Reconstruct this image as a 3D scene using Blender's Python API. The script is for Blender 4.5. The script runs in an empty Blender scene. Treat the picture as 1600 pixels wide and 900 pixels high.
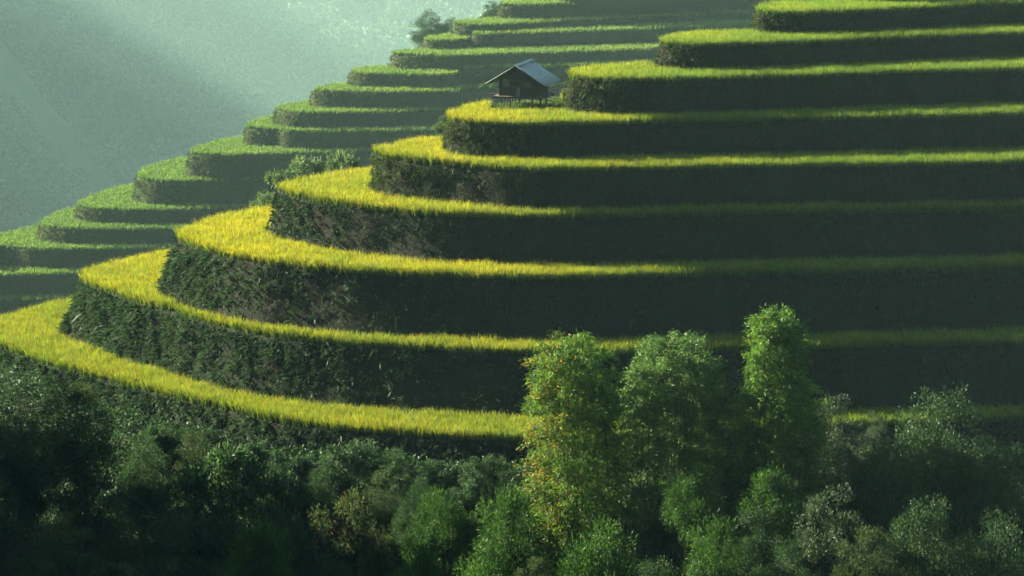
import bpy, bmesh, math, random
import numpy as np
from mathutils import Vector, noise

random.seed(7)
rng = np.random.default_rng(7)
R = math.radians
SC = bpy.context.scene

# ------------------------------------------------------------------ camera
F = 4537.0
PITCH = R(12)
cam = bpy.data.objects.new('camera', bpy.data.cameras.new('camera'))
SC.collection.objects.link(cam)
cam.data.sensor_width = 36
cam.data.lens = 36 * F / 1600
cam.rotation_euler = (R(90) - PITCH, 0, 0)
cam.data.clip_start = 1
cam.data.clip_end = 6000
SC.camera = cam

# ------------------------------------------------------------------ light
SUN_AZ = 68.5       # degrees to the left of the view direction
SUN_EL = 26
world = bpy.data.worlds.new('World')
SC.world = world
world.use_nodes = True
nt = world.node_tree
sky = nt.nodes.new('ShaderNodeTexSky')
sky.sky_type = 'NISHITA'
sky.sun_disc = False
sky.sun_elevation = R(SUN_EL)
sky.sun_rotation = R(-SUN_AZ)
sky.air_density = .8; sky.dust_density = 1.0; sky.ozone_density = .6
bg = nt.nodes['Background']
bg.inputs[1].default_value = 0.05
nt.links.new(sky.outputs[0], bg.inputs[0])
sun = bpy.data.objects.new('sun', bpy.data.lights.new('sun', 'SUN'))
SC.collection.objects.link(sun)
sun.data.energy = 5
sun.data.angle = R(0.5)
sun.data.color = (1.0, 0.90, 0.70)
SD = Vector((-math.sin(R(SUN_AZ)) * math.cos(R(SUN_EL)), math.cos(R(SUN_AZ)) * math.cos(R(SUN_EL)), math.sin(R(SUN_EL))))
sun.rotation_euler = SD.to_track_quat('Z', 'Y').to_euler()
SC.view_settings.view_transform = 'Standard'
SC.view_settings.look = 'None'
SC.view_settings.gamma = 1
SC.view_settings.use_curve_mapping = False
SC.view_settings.exposure = 2.4
SC.cycles.max_bounces = 6
SC.cycles.diffuse_bounces = 1
SC.cycles.glossy_bounces = 1
SC.cycles.transmission_bounces = 3
SC.cycles.volume_bounces = 0
SC.cycles.transparent_max_bounces = 6
SC.cycles.use_denoising = True
SC.cycles.denoiser = 'OPENIMAGEDENOISE'

HAZE_DENSITY = 0.00018
HAZE_COLOR = (0.62, 1.0, 0.90, 1)
HAZE_G = 0.1

# ------------------------------------------------------------------ helpers
def ray(u, v):
    x = (u - 800) / F; y = -(v - 450) / F
    return np.array([x, math.cos(PITCH) + y * math.sin(PITCH), -math.sin(PITCH) + y * math.cos(PITCH)])
def onz(u, v, z):
    r = ray(u, v); return r * (z / r[2])
def aty(u, v, Y):
    r = ray(u, v); return r * (Y / r[1])

def tag(o, label=None, cat=None, group=None, kind=None):
    if label: o['label'] = label
    if cat: o['category'] = cat
    if group: o['group'] = group
    if kind: o['kind'] = kind
    return o

def mesh_np(name, V, loops, starts, col=None):
    me = bpy.data.meshes.new(name)
    V = np.asarray(V, dtype=np.float32)
    me.vertices.add(len(V)); me.vertices.foreach_set('co', V.ravel())
    me.loops.add(len(loops)); me.loops.foreach_set('vertex_index', np.asarray(loops, dtype=np.int32))
    me.polygons.add(len(starts)); me.polygons.foreach_set('loop_start', np.asarray(starts, dtype=np.int32))
    me.update(calc_edges=True)
    if col is not None:
        a = me.color_attributes.new('tint', 'FLOAT_COLOR', 'POINT')
        c = np.ones((len(V), 4), dtype=np.float32); c[:, :3] = col
        a.data.foreach_set('color', c.ravel())
    return me

def link(name, me, mat=None, parent=None, loc=None):
    o = bpy.data.objects.new(name, me)
    SC.collection.objects.link(o)
    if mat is not None: me.materials.append(mat)
    if parent is not None: o.parent = parent
    if loc is not None: o.location = loc
    return o

def unit(a):
    return a / np.maximum(np.linalg.norm(a, axis=-1, keepdims=True), 1e-9)

def blades(P, D, L, W, droop, c0, c1, midw=0.9, mid=.55):
    """tapered two-segment blades. P roots (n,3), D unit direction, L length, W width, droop: tip offset (n,3)"""
    n = len(P)
    L = np.broadcast_to(L, n)[:, None]; W = np.broadcast_to(W, n)[:, None]
    s = unit(np.cross(D, rng.normal(size=(n, 3))))
    M = P + D * L * 0.5 + droop * 0.25
    T = P + D * L + droop
    V = np.stack([P - s * W * .35, P + s * W * .35, M + s * W * .5 * midw, M - s * W * .5 * midw, T], 1).reshape(-1, 3)
    b = np.arange(n)[:, None] * 5
    loops = (b + np.array([[0, 1, 2, 3, 3, 2, 4]])).ravel()
    st = (np.arange(n)[:, None] * 7 + np.array([[0, 4]])).ravel()
    cm = c0 * (1 - mid) + c1 * mid
    C = np.stack([c0, c0, cm, cm, c1], 1).reshape(-1, 3)
    return V, loops, st, C

def leaves(P, D, L, W, col, fold=0.15):
    """diamond leaves, four vertices"""
    n = len(P)
    L = np.broadcast_to(L, n)[:, None]; W = np.broadcast_to(W, n)[:, None]
    s = unit(np.cross(D, rng.normal(size=(n, 3))))
    nn = np.cross(D, s)
    V = np.stack([P, P + D * L * .45 + s * W * .5 + nn * L * fold, P + D * L, P + D * L * .45 - s * W * .5 + nn * L * fold], 1).reshape(-1, 3)
    b = np.arange(n)[:, None] * 4
    loops = (b + np.array([[0, 1, 2, 0, 2, 3]])).ravel()
    st = (np.arange(n)[:, None] * 6 + np.array([[0, 3]])).ravel()
    return V, loops, st, np.repeat(col, 4, 0)

def join_np(parts):
    V, Lp, S, C = [], [], [], []
    nv = nl = 0
    for v, l, s, c in parts:
        V.append(v); Lp.append(l + nv); S.append(s + nl); C.append(c)
        nv += len(v); nl += len(l)
    return np.concatenate(V), np.concatenate(Lp), np.concatenate(S), np.concatenate(C)

def tube(pts, radii, seg=7):
    """tapered tube along pts -> (V, loops, starts)"""
    pts = [Vector(p) for p in pts]
    V = []
    for i, p in enumerate(pts):
        d = (pts[min(i + 1, len(pts) - 1)] - pts[max(i - 1, 0)]).normalized()
        a = d.orthogonal().normalized(); b = d.cross(a)
        for k in range(seg):
            t = 2 * math.pi * k / seg
            V.append(p + (a * math.cos(t) + b * math.sin(t)) * radii[i])
    loops, st = [], []
    for i in range(len(pts) - 1):
        for k in range(seg):
            st.append(len(loops)); k2 = (k + 1) % seg
            loops += [i * seg + k, i * seg + k2, (i + 1) * seg + k2, (i + 1) * seg + k]
    V = np.array([tuple(v) for v in V])
    return V, np.array(loops), np.array(st), np.zeros((len(V), 3))

def fnoise(P, scale, seed=0.0, oct=3):
    """cheap smooth pseudo-noise for arrays of points, about -1..1"""
    r = np.random.default_rng(int(seed * 13 + 5))
    out = np.zeros(len(P)); amp = 1; tot = 0
    P = np.asarray(P)[:, :3]
    for o in range(oct):
        f = scale * 2.03 ** o
        for _ in range(3):
            k = r.normal(size=P.shape[1]) ; k = k / np.linalg.norm(k) * f * 6.28 * r.uniform(.6, 1.3)
            k2 = r.normal(size=P.shape[1]) * f * 2.5
            out += amp * np.sin(P @ k + r.uniform(0, 6.28) + 1.6 * np.sin(P @ k2 + r.uniform(0, 6.28))) / 3 * 1.3
        tot += amp; amp *= .5
    return out / tot

# ------------------------------------------------------------------ materials
def new_mat(name):
    m = bpy.data.materials.new(name); m.use_nodes = True
    n = m.node_tree.nodes; n.clear()
    return m, n, m.node_tree.links

def leaf_mat(name, transl=0.45, gloss=0.12, rough=0.45, gain=1.0):
    m, n, l = new_mat(name)
    out = n.new('ShaderNodeOutputMaterial'); at = n.new('ShaderNodeAttribute'); at.attribute_name = 'tint'
    geo = n.new('ShaderNodeTexCoord'); no = n.new('ShaderNodeTexNoise'); no.inputs['Scale'].default_value = 3.0
    l.new(geo.outputs['Object'], no.inputs['Vector'])
    mr = n.new('ShaderNodeMapRange'); mr.inputs[3].default_value = .65 * gain; mr.inputs[4].default_value = 1.35 * gain
    mr.inputs[1].default_value = .3; mr.inputs[2].default_value = .7
    l.new(no.outputs[0], mr.inputs[0])
    vm = n.new('ShaderNodeVectorMath'); vm.operation = 'SCALE'
    l.new(at.outputs['Color'], vm.inputs[0]); l.new(mr.outputs[0], vm.inputs['Scale'])
    d = n.new('ShaderNodeBsdfDiffuse'); t = n.new('ShaderNodeBsdfTranslucent'); g = n.new('ShaderNodeBsdfGlossy')
    g.inputs['Roughness'].default_value = rough; g.inputs['Color'].default_value = (.9, .95, 1, 1)
    l.new(vm.outputs[0], d.inputs[0]); l.new(vm.outputs[0], t.inputs[0])
    a = n.new('ShaderNodeMixShader'); a.inputs[0].default_value = transl
    l.new(d.outputs[0], a.inputs[1]); l.new(t.outputs[0], a.inputs[2])
    b = n.new('ShaderNodeMixShader'); b.inputs[0].default_value = gloss
    l.new(a.outputs[0], b.inputs[1]); l.new(g.outputs[0], b.inputs[2])
    l.new(b.outputs[0], out.inputs[0])
    return m

def soil_mat(name, ca, cb, cc, scale=.6, bump=.35):
    m, n, l = new_mat(name)
    out = n.new('ShaderNodeOutputMaterial'); p = n.new('ShaderNodeBsdfPrincipled')
    p.inputs['Roughness'].default_value = .95; p.inputs['Specular IOR Level'].default_value = .15
    tc = n.new('ShaderNodeTexCoord')
    n1 = n.new('ShaderNodeTexNoise'); n1.inputs['Scale'].default_value = scale; n1.inputs['Detail'].default_value = 8
    n2 = n.new('ShaderNodeTexNoise'); n2.inputs['Scale'].default_value = scale * 7; n2.inputs['Detail'].default_value = 8
    l.new(tc.outputs['Object'], n1.inputs['Vector']); l.new(tc.outputs['Object'], n2.inputs['Vector'])
    r1 = n.new('ShaderNodeValToRGB'); r1.color_ramp.elements[0].position = .4; r1.color_ramp.elements[1].position = .6
    r1.color_ramp.elements[0].color = (*ca, 1); r1.color_ramp.elements[1].color = (*cb, 1)
    l.new(n1.outputs[0], r1.inputs[0])
    mx = n.new('ShaderNodeMixRGB'); mx.inputs[2].default_value = (*cc, 1)
    r2 = n.new('ShaderNodeMapRange'); r2.inputs[1].default_value = .45; r2.inputs[2].default_value = .65
    l.new(n2.outputs[0], r2.inputs[0]); l.new(r2.outputs[0], mx.inputs[0]); l.new(r1.outputs[0], mx.inputs[1])
    l.new(mx.outputs[0], p.inputs['Base Color'])
    bp = n.new('ShaderNodeBump'); bp.inputs['Strength'].default_value = bump; bp.inputs['Distance'].default_value = .3
    l.new(n2.outputs[0], bp.inputs['Height']); l.new(bp.outputs[0], p.inputs['Normal'])
    l.new(p.outputs[0], out.inputs[0])
    return m

M_RICE = leaf_mat('rice_leaf', .5, .02, .6)
M_BANKVEG = leaf_mat('bank_leaf', .35, .025, .6)
M_LEAF = leaf_mat('tree_leaf', .4, .018, .5)
M_BAMBOO = leaf_mat('bamboo_leaf', .5, .02, .5)
M_FOREST = leaf_mat('forest_leaf', .25, .03, .6)
M_BANK = soil_mat('bank_soil', (.013, .011, .008), (.011, .022, .007), (.016, .013, .009))
M_GROUND = soil_mat('ground_soil', (.012, .022, .008), (.018, .034, .010), (.016, .014, .009), .3)
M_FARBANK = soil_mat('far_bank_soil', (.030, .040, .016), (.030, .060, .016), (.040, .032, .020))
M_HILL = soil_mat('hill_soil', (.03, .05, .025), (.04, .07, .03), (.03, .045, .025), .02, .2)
M_BARK = soil_mat('bark', (.05, .04, .03), (.08, .065, .045), (.03, .025, .02), 2.0)
M_CULM = soil_mat('bamboo_culm', (.04, .055, .02), (.07, .07, .025), (.04, .035, .02), 1.0, .1)

# ------------------------------------------------------------------ terrace contours
# pixel points on the photograph traced on each terrace's own level: 'c' = top of the crop, 's' = soil edge, 'm' = halfway
NZ = [-43.63, -39.84, -36.03, -32.93, -30.24, -27.85, -25.45, -23.68, -22.14]
HK = [.80, .80, .80, .78, .72, .66, .64, .62, .62, .62]
NH = .7
NEAR = [
 [('c',107,462),('c',53,474),('c',0,488),('m',-58,512),('s',-40,534),('s',0,547),('s',71,574),('s',142,592),('s',249,618),('s',355,643),('s',420,659),('s',500,671),('s',600,681),('s',820,690),('s',1000,686),('s',1300,673),('s',1600,660)],
 [('c',268,387),('c',213,396),('c',160,410),('m',130,430),('s',132,442),('s',171,458),('s',213,474),('s',320,503),('s',400,522),('s',500,537),('s',600,547),('s',800,556),('s',1000,554),('s',1300,547),('s',1600,540)],
 [('c',436,317),('c',395,322),('c',350,331),('c',310,344),('m',281,364),('s',284,378),('s',320,393),('s',380,408),('s',450,420),('s',600,433),('s',800,439),('s',1000,436),('s',1300,430),('s',1600,423)],
 [('c',567,259),('c',520,266),('c',478,275),('m',441,291),('s',446,302),('s',480,314),('s',520,322),('s',600,333),('s',700,341),('s',900,343),('s',1000,342),('s',1300,337),('s',1600,331)],
 [('c',690,209),('c',650,211),('c',612,219),('m',578,234),('s',581,243),('s',600,249),('s',650,256),('s',750,265),('s',825,270),('s',1000,268),('s',1300,264),('s',1600,259)],
 [('c',732,161),('c',714,167),('m',701,180),('s',706,190),('s',730,195),('s',800,199),('s',900,199),('s',1000,196),('s',1300,190),('s',1600,184)],
 [('c',1020,94),('c',950,96),('c',903,101),('m',886,114),('s',892,125),('s',930,129),('s',1000,129),('s',1200,125),('s',1600,112)],
 [('c',1170,42),('c',1100,44),('c',1052,50),('m',1034,64),('s',1042,73),('s',1080,76),('s',1200,73),('s',1600,58)],
 [('c',1260,-2),('c',1230,-3),('c',1197,1),('m',1183,13),('s',1190,23),('s',1240,25),('s',1350,22),('s',1600,11)],
]
BAT = [.5, .42, .38, .28, .16, .12, .10, .10, .10]
FH = .64
FAR = [
 [('m',-300,440),('s',-200,474),('s',0,473),('s',100,471),('s',300,467)],
 [('m',-190,408),('s',-110,436),('s',0,433),('s',80,431),('s',300,427)],
 [('c',64,347),('c',30,354),('c',0,362),('m',-78,384),('s',-50,394),('s',0,387),('s',50,391),('s',100,393),('s',230,391),('s',500,386)],
 [('c',117,321),('c',90,328),('m',66,344),('s',72,355),('s',110,360),('s',200,361),('s',280,360),('s',500,355)],
 [('c',200,286),('c',160,296),('c',132,306),('m',121,317),('s',125,326),('s',165,331),('s',280,331),('s',500,326)],
 [('c',293,241),('c',250,249),('c',225,260),('m',216,273),('s',222,281),('s',260,286),('s',350,286),('s',500,282),('s',700,276)],
 [('c',378,209),('c',340,215),('c',308,225),('m',297,236),('s',302,243),('s',340,245),('s',480,242),('s',800,234)],
 [('c',432,177),('c',405,181),('c',389,187),('m',385,196),('s',388,202),('s',416,204),('s',434,204.5),('s',446,207.5),('s',475,208.5),('s',600,208),('s',800,204)],
 [('c',482,154),('c',455,158),('m',434,167),('s',438,174),('s',458,178),('s',520,179),('s',600,178),('s',800,173)],
 [('c',545,125),('c',505,131),('m',489,138),('s',494,144),('s',560,146.5),('s',690,145.5),('s',724,144),('s',736,141),('s',900,137)],
 [('c',610,97),('c',573,101),('m',549,110),('s',552,117),('s',600,120),('s',700,120),('s',712,118),('s',722,112),('s',900,106),('s',1100,100)],
 [('c',800,92),('c',740,95),('m',716,103),('s',722,110),('s',780,109),('s',900,106),('s',1050,101)],
 [('c',660,72),('c',635,74),('m',614,80),('s',618,87),('s',700,90),('s',800,87),('s',1020,80),('s',1200,74)],
 [('c',708,47),('c',685,51),('m',661,59),('s',666,66),('s',700,67),('s',728,65),('s',742,60),('s',900,53),('s',1200,45)],
 [('c',830,42),('c',765,44),('m',739,50),('s',745,56),('s',800,55),('s',900,52),('s',1200,43)],
 [('c',778,24),('c',735,27),('m',711,34),('s',716,41),('s',760,42),('s',850,38),('s',1180,24)],
 [('c',850,-8),('c',810,-6),('m',784,2),('s',790,10),('s',850,10),('s',1180,-3)],
]
FREF = [(60,471,0),(80,431,1),(100,393,2),(200,361,3),(280,331,4),(350,286,5),(480,242,6),(600,208,7),(600,178,8),(600,146,9),
        (640,120,10),(780,109,11.3),(850,86,12.3),(700,67,13.3),(850,54,14.6),(850,38,15.8),(850,10,17)]
FZ = [aty(u_, v_, 319 + 2.5 * y_)[2] for u_, v_, y_ in FREF]
NF = len(FREF)

def catmull(pts, step):
    P = [np.array(p, float) for p in pts]
    P = [2 * P[0] - P[1]] + P + [2 * P[-1] - P[-2]]
    out = []
    for i in range(1, len(P) - 2):
        p0, p1, p2, p3 = P[i - 1:i + 3]
        t0 = 0; t1 = t0 + np.linalg.norm(p1 - p0) ** .5; t2 = t1 + np.linalg.norm(p2 - p1) ** .5; t3 = t2 + np.linalg.norm(p3 - p2) ** .5
        n = max(2, int(np.linalg.norm(p2 - p1) / step))
        for t in np.linspace(t1, t2, n, endpoint=False):
            a1 = (t1 - t) / (t1 - t0) * p0 + (t - t0) / (t1 - t0) * p1
            a2 = (t2 - t) / (t2 - t1) * p1 + (t - t1) / (t2 - t1) * p2
            a3 = (t3 - t) / (t3 - t2) * p2 + (t - t2) / (t3 - t2) * p3
            b1 = (t2 - t) / (t2 - t0) * a1 + (t - t0) / (t2 - t0) * a2
            b2 = (t3 - t) / (t3 - t1) * a2 + (t - t1) / (t3 - t1) * a3
            out.append((t2 - t) / (t2 - t1) * b1 + (t - t1) / (t2 - t1) * b2)
    out.append(P[-2])
    return np.array(out)

def contour(pts, z, H, xend, step, slope=.6, ext=None):
    W = []
    for kind, u, v in pts:
        zz = z + {'c': H, 's': 0, 'm': H * .5}[kind]
        W.append(onz(u, v, zz)[:2])
    xl, yl = W[0]
    back = ext if ext else [(xl + 6, yl + 6 * slope * .9), (xl + 16, yl + 16 * slope), (xl + 34, yl + 34 * slope), (xend, yl + (xend - xl) * slope)]
    W = [np.array(b) for b in back[::-1]] + W
    a, b = W[-2], W[-1]
    sl = (b[1] - a[1]) / (b[0] - a[0])
    sl = min(max(sl, 0.0), .06)
    W += [np.array([b[0] + 15, b[1] + 15 * sl]), np.array([xend, b[1] + (xend - b[0]) * sl])]
    return catmull(W, step)

def resample(C, step):
    d = np.r_[0, np.cumsum(np.linalg.norm(np.diff(C, axis=0), axis=1))]
    n = int(d[-1] / step)
    t = np.linspace(0, d[-1], n)
    return np.stack([np.interp(t, d, C[:, 0]), np.interp(t, d, C[:, 1])], 1)

def normals(C):
    T = np.gradient(C, axis=0); T = unit(T)
    return np.stack([T[:, 1] * -1, T[:, 0]], 1) * -1   # right of travel (checked below)

def inside(P, poly):
    x, y = P[:, 0], P[:, 1]
    out = np.zeros(len(P), bool)
    x1, y1 = poly[:, 0], poly[:, 1]
    x2, y2 = np.roll(x1, -1), np.roll(y1, -1)
    for a, b, c, d in zip(x1, y1, x2, y2):
        if b == d: continue
        m = (b > y) != (d > y)
        if m.any():
            idx = np.nonzero(m)[0]
            out[idx] ^= x[idx] < (c - a) * (y[idx] - b) / (d - b) + a
    return out

NEXT5 = [(-1.6, 187.6), (1.0, 190.2), (8, 193.5), (30, 206), (95, 245)][0:]
def build_contours():
    near = []
    for k in range(9):
        ext = NEXT5 if k == 5 else None
        near.append(resample(contour(NEAR[k], NZ[k], HK[k] * .95, 95, .5, ext=ext), .5))
    near.append(near[-1] + np.array([[6.5, 5.0]])); NZ.append(NZ[-1] + 1.7); BAT.append(.1)
    far = [resample(contour(FAR[k], FZ[k], FH, 120, .8), .8) for k in range(NF)]
    for j in range(2):
        far.append(far[-1] + np.array([[7., 1.8]])); FZ.append(FZ[-1] + 2.0)
    return near, far
NC, FC = build_contours()
def wobble(C, a, sd):
    N = outward(C); P3 = np.c_[C, np.zeros(len(C))]
    return C + N * (a * fnoise(P3, .045, sd, 2) + a * .45 * fnoise(P3, .22, sd + 50, 2))[:, None]

def outward(C):
    T = unit(np.gradient(C, axis=0))
    N = np.stack([T[:, 1], -T[:, 0]], 1)      # candidate
    x, y = C[:, 0], C[:, 1]
    area = np.sum(x * np.roll(y, -1) - np.roll(x, -1) * y)
    if area < 0: N = -N       # N points right of travel: outward for a counter-clockwise outline
    return N

NC = [wobble(C, .30, k) for k, C in enumerate(NC)]
FC = [wobble(C, .40, k + 20) for k, C in enumerate(FC)]

def relief(C, z):
    Q = np.c_[C, z]
    return fnoise(Q, .16, 3) * .6 + fnoise(Q, .6, 7) * .4

def terrace_mesh(C, z, z0, bat, step_amp, far=False):
    N = outward(C)
    rows = [0, .06, .16, .3, .45, .6, .75, .9, 1.0, 1.12]
    h = z - z0
    V = []
    n = len(C)
    # top: lip slightly raised bund
    lip = C - N * .35
    V.append(np.c_[lip, np.full(n, z)])
    for r in rows:
        off = bat * h * min(r, 1.0) ** 1.3
        zz = z + (.10 if r == 0 else 0) - h * min(r, 1.0) - (0.4 if r > 1 else 0)
        P = np.c_[C + N * off, np.full(n, zz)]
        a = step_amp * (0.25 + math.sin(math.pi * min(r, 1)) if r > 0 else .12)
        dn = relief(C, P[:, 2])
        P[:, :2] += N * (dn * a)[:, None]
        V.append(P)
    V = np.concatenate(V)
    loops, st = [], []
    for i in range(len(rows)):
        for k in range(n - 1):
            st.append(len(loops)); loops += [i * n + k, i * n + k + 1, (i + 1) * n + k + 1, (i + 1) * n + k]
    # top surface fan as one ngon
    st.append(len(loops)); loops += list(range(n))
    return V, loops, st

near_levels = []
for k, C in enumerate(NC):
    z0 = NZ[k - 1] if k else NZ[0] - 3.5
    V, lo, st = terrace_mesh(C, NZ[k], z0 - .05, BAT[k], .34)
    me = mesh_np('terrace_ground', V, lo, st)
    o = link('terrace_ground', me, M_BANK)
    tag(o, kind='structure')
    near_levels.append((C, NZ[k], z0, BAT[k]))
far_levels = []
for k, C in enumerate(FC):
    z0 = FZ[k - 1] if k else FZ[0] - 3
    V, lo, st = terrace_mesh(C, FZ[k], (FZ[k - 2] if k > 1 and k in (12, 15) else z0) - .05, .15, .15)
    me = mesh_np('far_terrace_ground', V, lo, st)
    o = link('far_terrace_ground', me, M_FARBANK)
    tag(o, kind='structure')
    far_levels.append((C, FZ[k], z0, .15))

# ------------------------------------------------------------------ rice
ORD = ['lowest', 'second lowest', 'third lowest', 'fourth lowest', 'fifth lowest', 'sixth lowest', 'seventh lowest', 'eighth lowest',
       'ninth lowest', 'tenth lowest', 'eleventh lowest', 'twelfth lowest', 'thirteenth lowest', 'fourteenth lowest', 'fifteenth lowest',
       'sixteenth lowest', 'topmost']

def rice(levels, k, H, dens, nb, wid, xr, pal, name, excl=None):
    C, z, _, _ = levels[k]
    up = levels[k + 1][0] if k + 1 < len(levels) else None
    xm0, xm1 = max(xr[0], C[:, 0].min()), xr[1]
    y0 = C[:, 1].min()
    sel = C[(C[:, 0] > xm0 - 1) & (C[:, 0] < xm1)]
    y1 = sel[:, 1].max() if len(sel) else y0 + 30
    n = int((xm1 - xm0) * (y1 - y0) * dens)
    P = np.c_[rng.uniform(xm0, xm1, n), rng.uniform(y0, y1, n)]
    poly = C
    P = P[inside(P, poly + outward(C) * .04)]
    for up in [l_[0] for l_ in levels[k + 2:k + 3]]:
        P = P[~inside(P, up + outward(up) * .4)]
    up = levels[k + 1][0] if k + 1 < len(levels) else None
    if up is not None:
        upN = outward(up)
        h = levels[k + 1][1] - z
        P = P[~inside(P, up + upN * (levels[k + 1][3] * h * 1.0 + .12))]
    if excl: P = P[~excl(P)]
    n = len(P)
    P3 = np.c_[P, np.full(n, z)]
    hh = H * (1 + .12 * fnoise(P3, .4, 2) + .14 * fnoise(P3, 1.5, 4)) * rng.uniform(.88, 1.08, n)
    tone = np.clip((.5 if k else .15) + .5 * fnoise(P3, .07, k + 11) + .25 * fnoise(P3, .6, k + 31), 0, 1)
    Q = np.repeat(P3, nb, 0); hq = np.repeat(hh, nb); tq = np.clip(np.repeat(tone, nb) + rng.normal(0, .22, n * nb), 0, 1)
    m = n * nb
    a = rng.uniform(0, 6.283, m); sp = rng.uniform(.03, .42, m)
    ln = np.repeat(fnoise(P3, .25, 6), nb) * .22
    D = unit(np.c_[np.cos(a) * sp + ln, np.sin(a) * sp - ln * .5, np.ones(m)])
    Q[:, 0] += rng.normal(0, .045, m); Q[:, 1] += rng.normal(0, .045, m)
    L = hq * rng.uniform(.62, 1.2, m)
    dr = np.c_[np.cos(a), np.sin(a), np.full(m, -.45)] * (L * rng.uniform(.05, .28, m))[:, None]
    lo_, hi_, ear = pal(Q)
    c1 = lo_ * (1 - tq[:, None]) + hi_ * tq[:, None]
    e = rng.random(m) < (.20 if k else .30)
    c1[e] = ear[e] if ear.ndim == 2 else ear
    c1 *= rng.uniform(.75, 1.2, (m, 1))
    c0 = np.array([[.05, .10, .015]]) * rng.uniform(.7, 1.3, (m, 1))
    V, lo, st, Cc = blades(Q, D, L, wid * rng.uniform(.7, 1.3, m), dr, c0, c1, mid=.16)
    # lower half of the blade is green stem: blend colours with height
    me = mesh_np(name, V, lo, st, Cc)
    return link(name, me, M_RICE)

T_SHIFT = 0.0
def pal_near(Q):
    t = np.clip(np.clip((Q[:, 0] + 3) / 20, 0, 1) * .85 + .38 * fnoise(Q, .09, 88) + .10 + T_SHIFT, 0, 1)[:, None]  # greener to the right: look of the shaded rice put into its colour
    g = np.array([[.21, .37, .016]]); y = np.array([[.68, .62, .005]]); e = np.array([[.62, .38, .015]])
    lo = y * .15 + g * .85
    return lo * (1 - t) + g * .8 * t, y * (1 - t) + g * t, e * (1 - t * .7) + g * t * .7
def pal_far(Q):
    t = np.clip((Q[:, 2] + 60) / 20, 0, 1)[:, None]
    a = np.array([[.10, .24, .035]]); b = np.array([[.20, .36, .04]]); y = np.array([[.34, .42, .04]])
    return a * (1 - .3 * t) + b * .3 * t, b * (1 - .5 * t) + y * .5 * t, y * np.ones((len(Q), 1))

def yard_grass():
    n = 2600
    P = np.c_[rng.uniform(-2.6, 6.5, n), rng.uniform(183.3, 191.5, n)]
    C5 = near_levels[5][0]; C6 = near_levels[6][0]
    P = P[inside(P, C5 - outward(C5) * .05) & ~inside(P, C6 + outward(C6) * .3)]
    P = P[fnoise(np.c_[P, P[:, 0] * 0], .35, 90) > -.55]
    n = len(P); nb = 8; Q = np.repeat(np.c_[P, np.full(n, NZ[5])], nb, 0); m = len(Q)
    Q[:, :2] += rng.normal(0, .07, (m, 2))
    D = unit(np.c_[rng.normal(0, .45, (m, 2)), np.ones(m)])
    L = rng.uniform(.10, .36, m)
    t = rng.random((m, 1))
    c = np.array([[.04, .10, .015]]) * (1 - t) + np.array([[.14, .20, .03]]) * t
    V, lo, st, Cc = blades(Q, D, L, .03, np.c_[D[:, :2], -np.ones(m) * .2] * (L * .3)[:, None], c * .6, c)
    o = link('yard_grass', mesh_np('yard_grass', V, lo, st, Cc), M_BANKVEG)
    tag(o, 'short weedy grass on the bare yard round and under the stilt hut', 'grass', kind='stuff')
yard_grass()

def hut_yard(P):   # trodden ground round the hut stays bare
    return (P[:, 1] > 183.5 + .04 * (P[:, 0] + 2)) & (P[:, 0] > -1.5) & (P[:, 0] < 3.4)

for k in range(10):
    T_SHIFT = .36 if k == 0 else (.08 if k > 4 else 0)
    o = rice(near_levels, k, HK[k], 84, 5, .032, (-46, 44), pal_near, 'rice_crop', hut_yard if k == 5 else None)
    extra = {0: 'ripe gold rice on the lowest near terrace above the dark bushes',
             1: 'ripe gold rice on the second near terrace up, above the ferny bank',
             2: 'ripe yellow rice on the third near terrace up, curving round its bank',
             3: 'ripe yellow rice on the fourth near terrace up',
             4: 'ripe yellow rice on the near terrace just below the hut terrace',
             5: 'bright yellow rice on the terrace the stilt hut stands on',
             6: 'yellow green rice on the near terrace right of the hut',
             7: 'yellow green rice on the second highest near terrace',
             8: 'yellow green rice on the highest near terrace at the picture top',
             9: 'yellow green rice on the terrace just above the picture top'}[k]
    tag(o, extra, 'rice crop', kind='stuff')
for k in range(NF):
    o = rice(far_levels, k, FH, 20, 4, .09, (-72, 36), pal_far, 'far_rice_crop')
    tag(o, 'hazy green rice on the %s terrace of the far hill' % (ORD[k] if k < NF - 1 else 'highest visible'), 'rice crop', kind='stuff')

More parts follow.
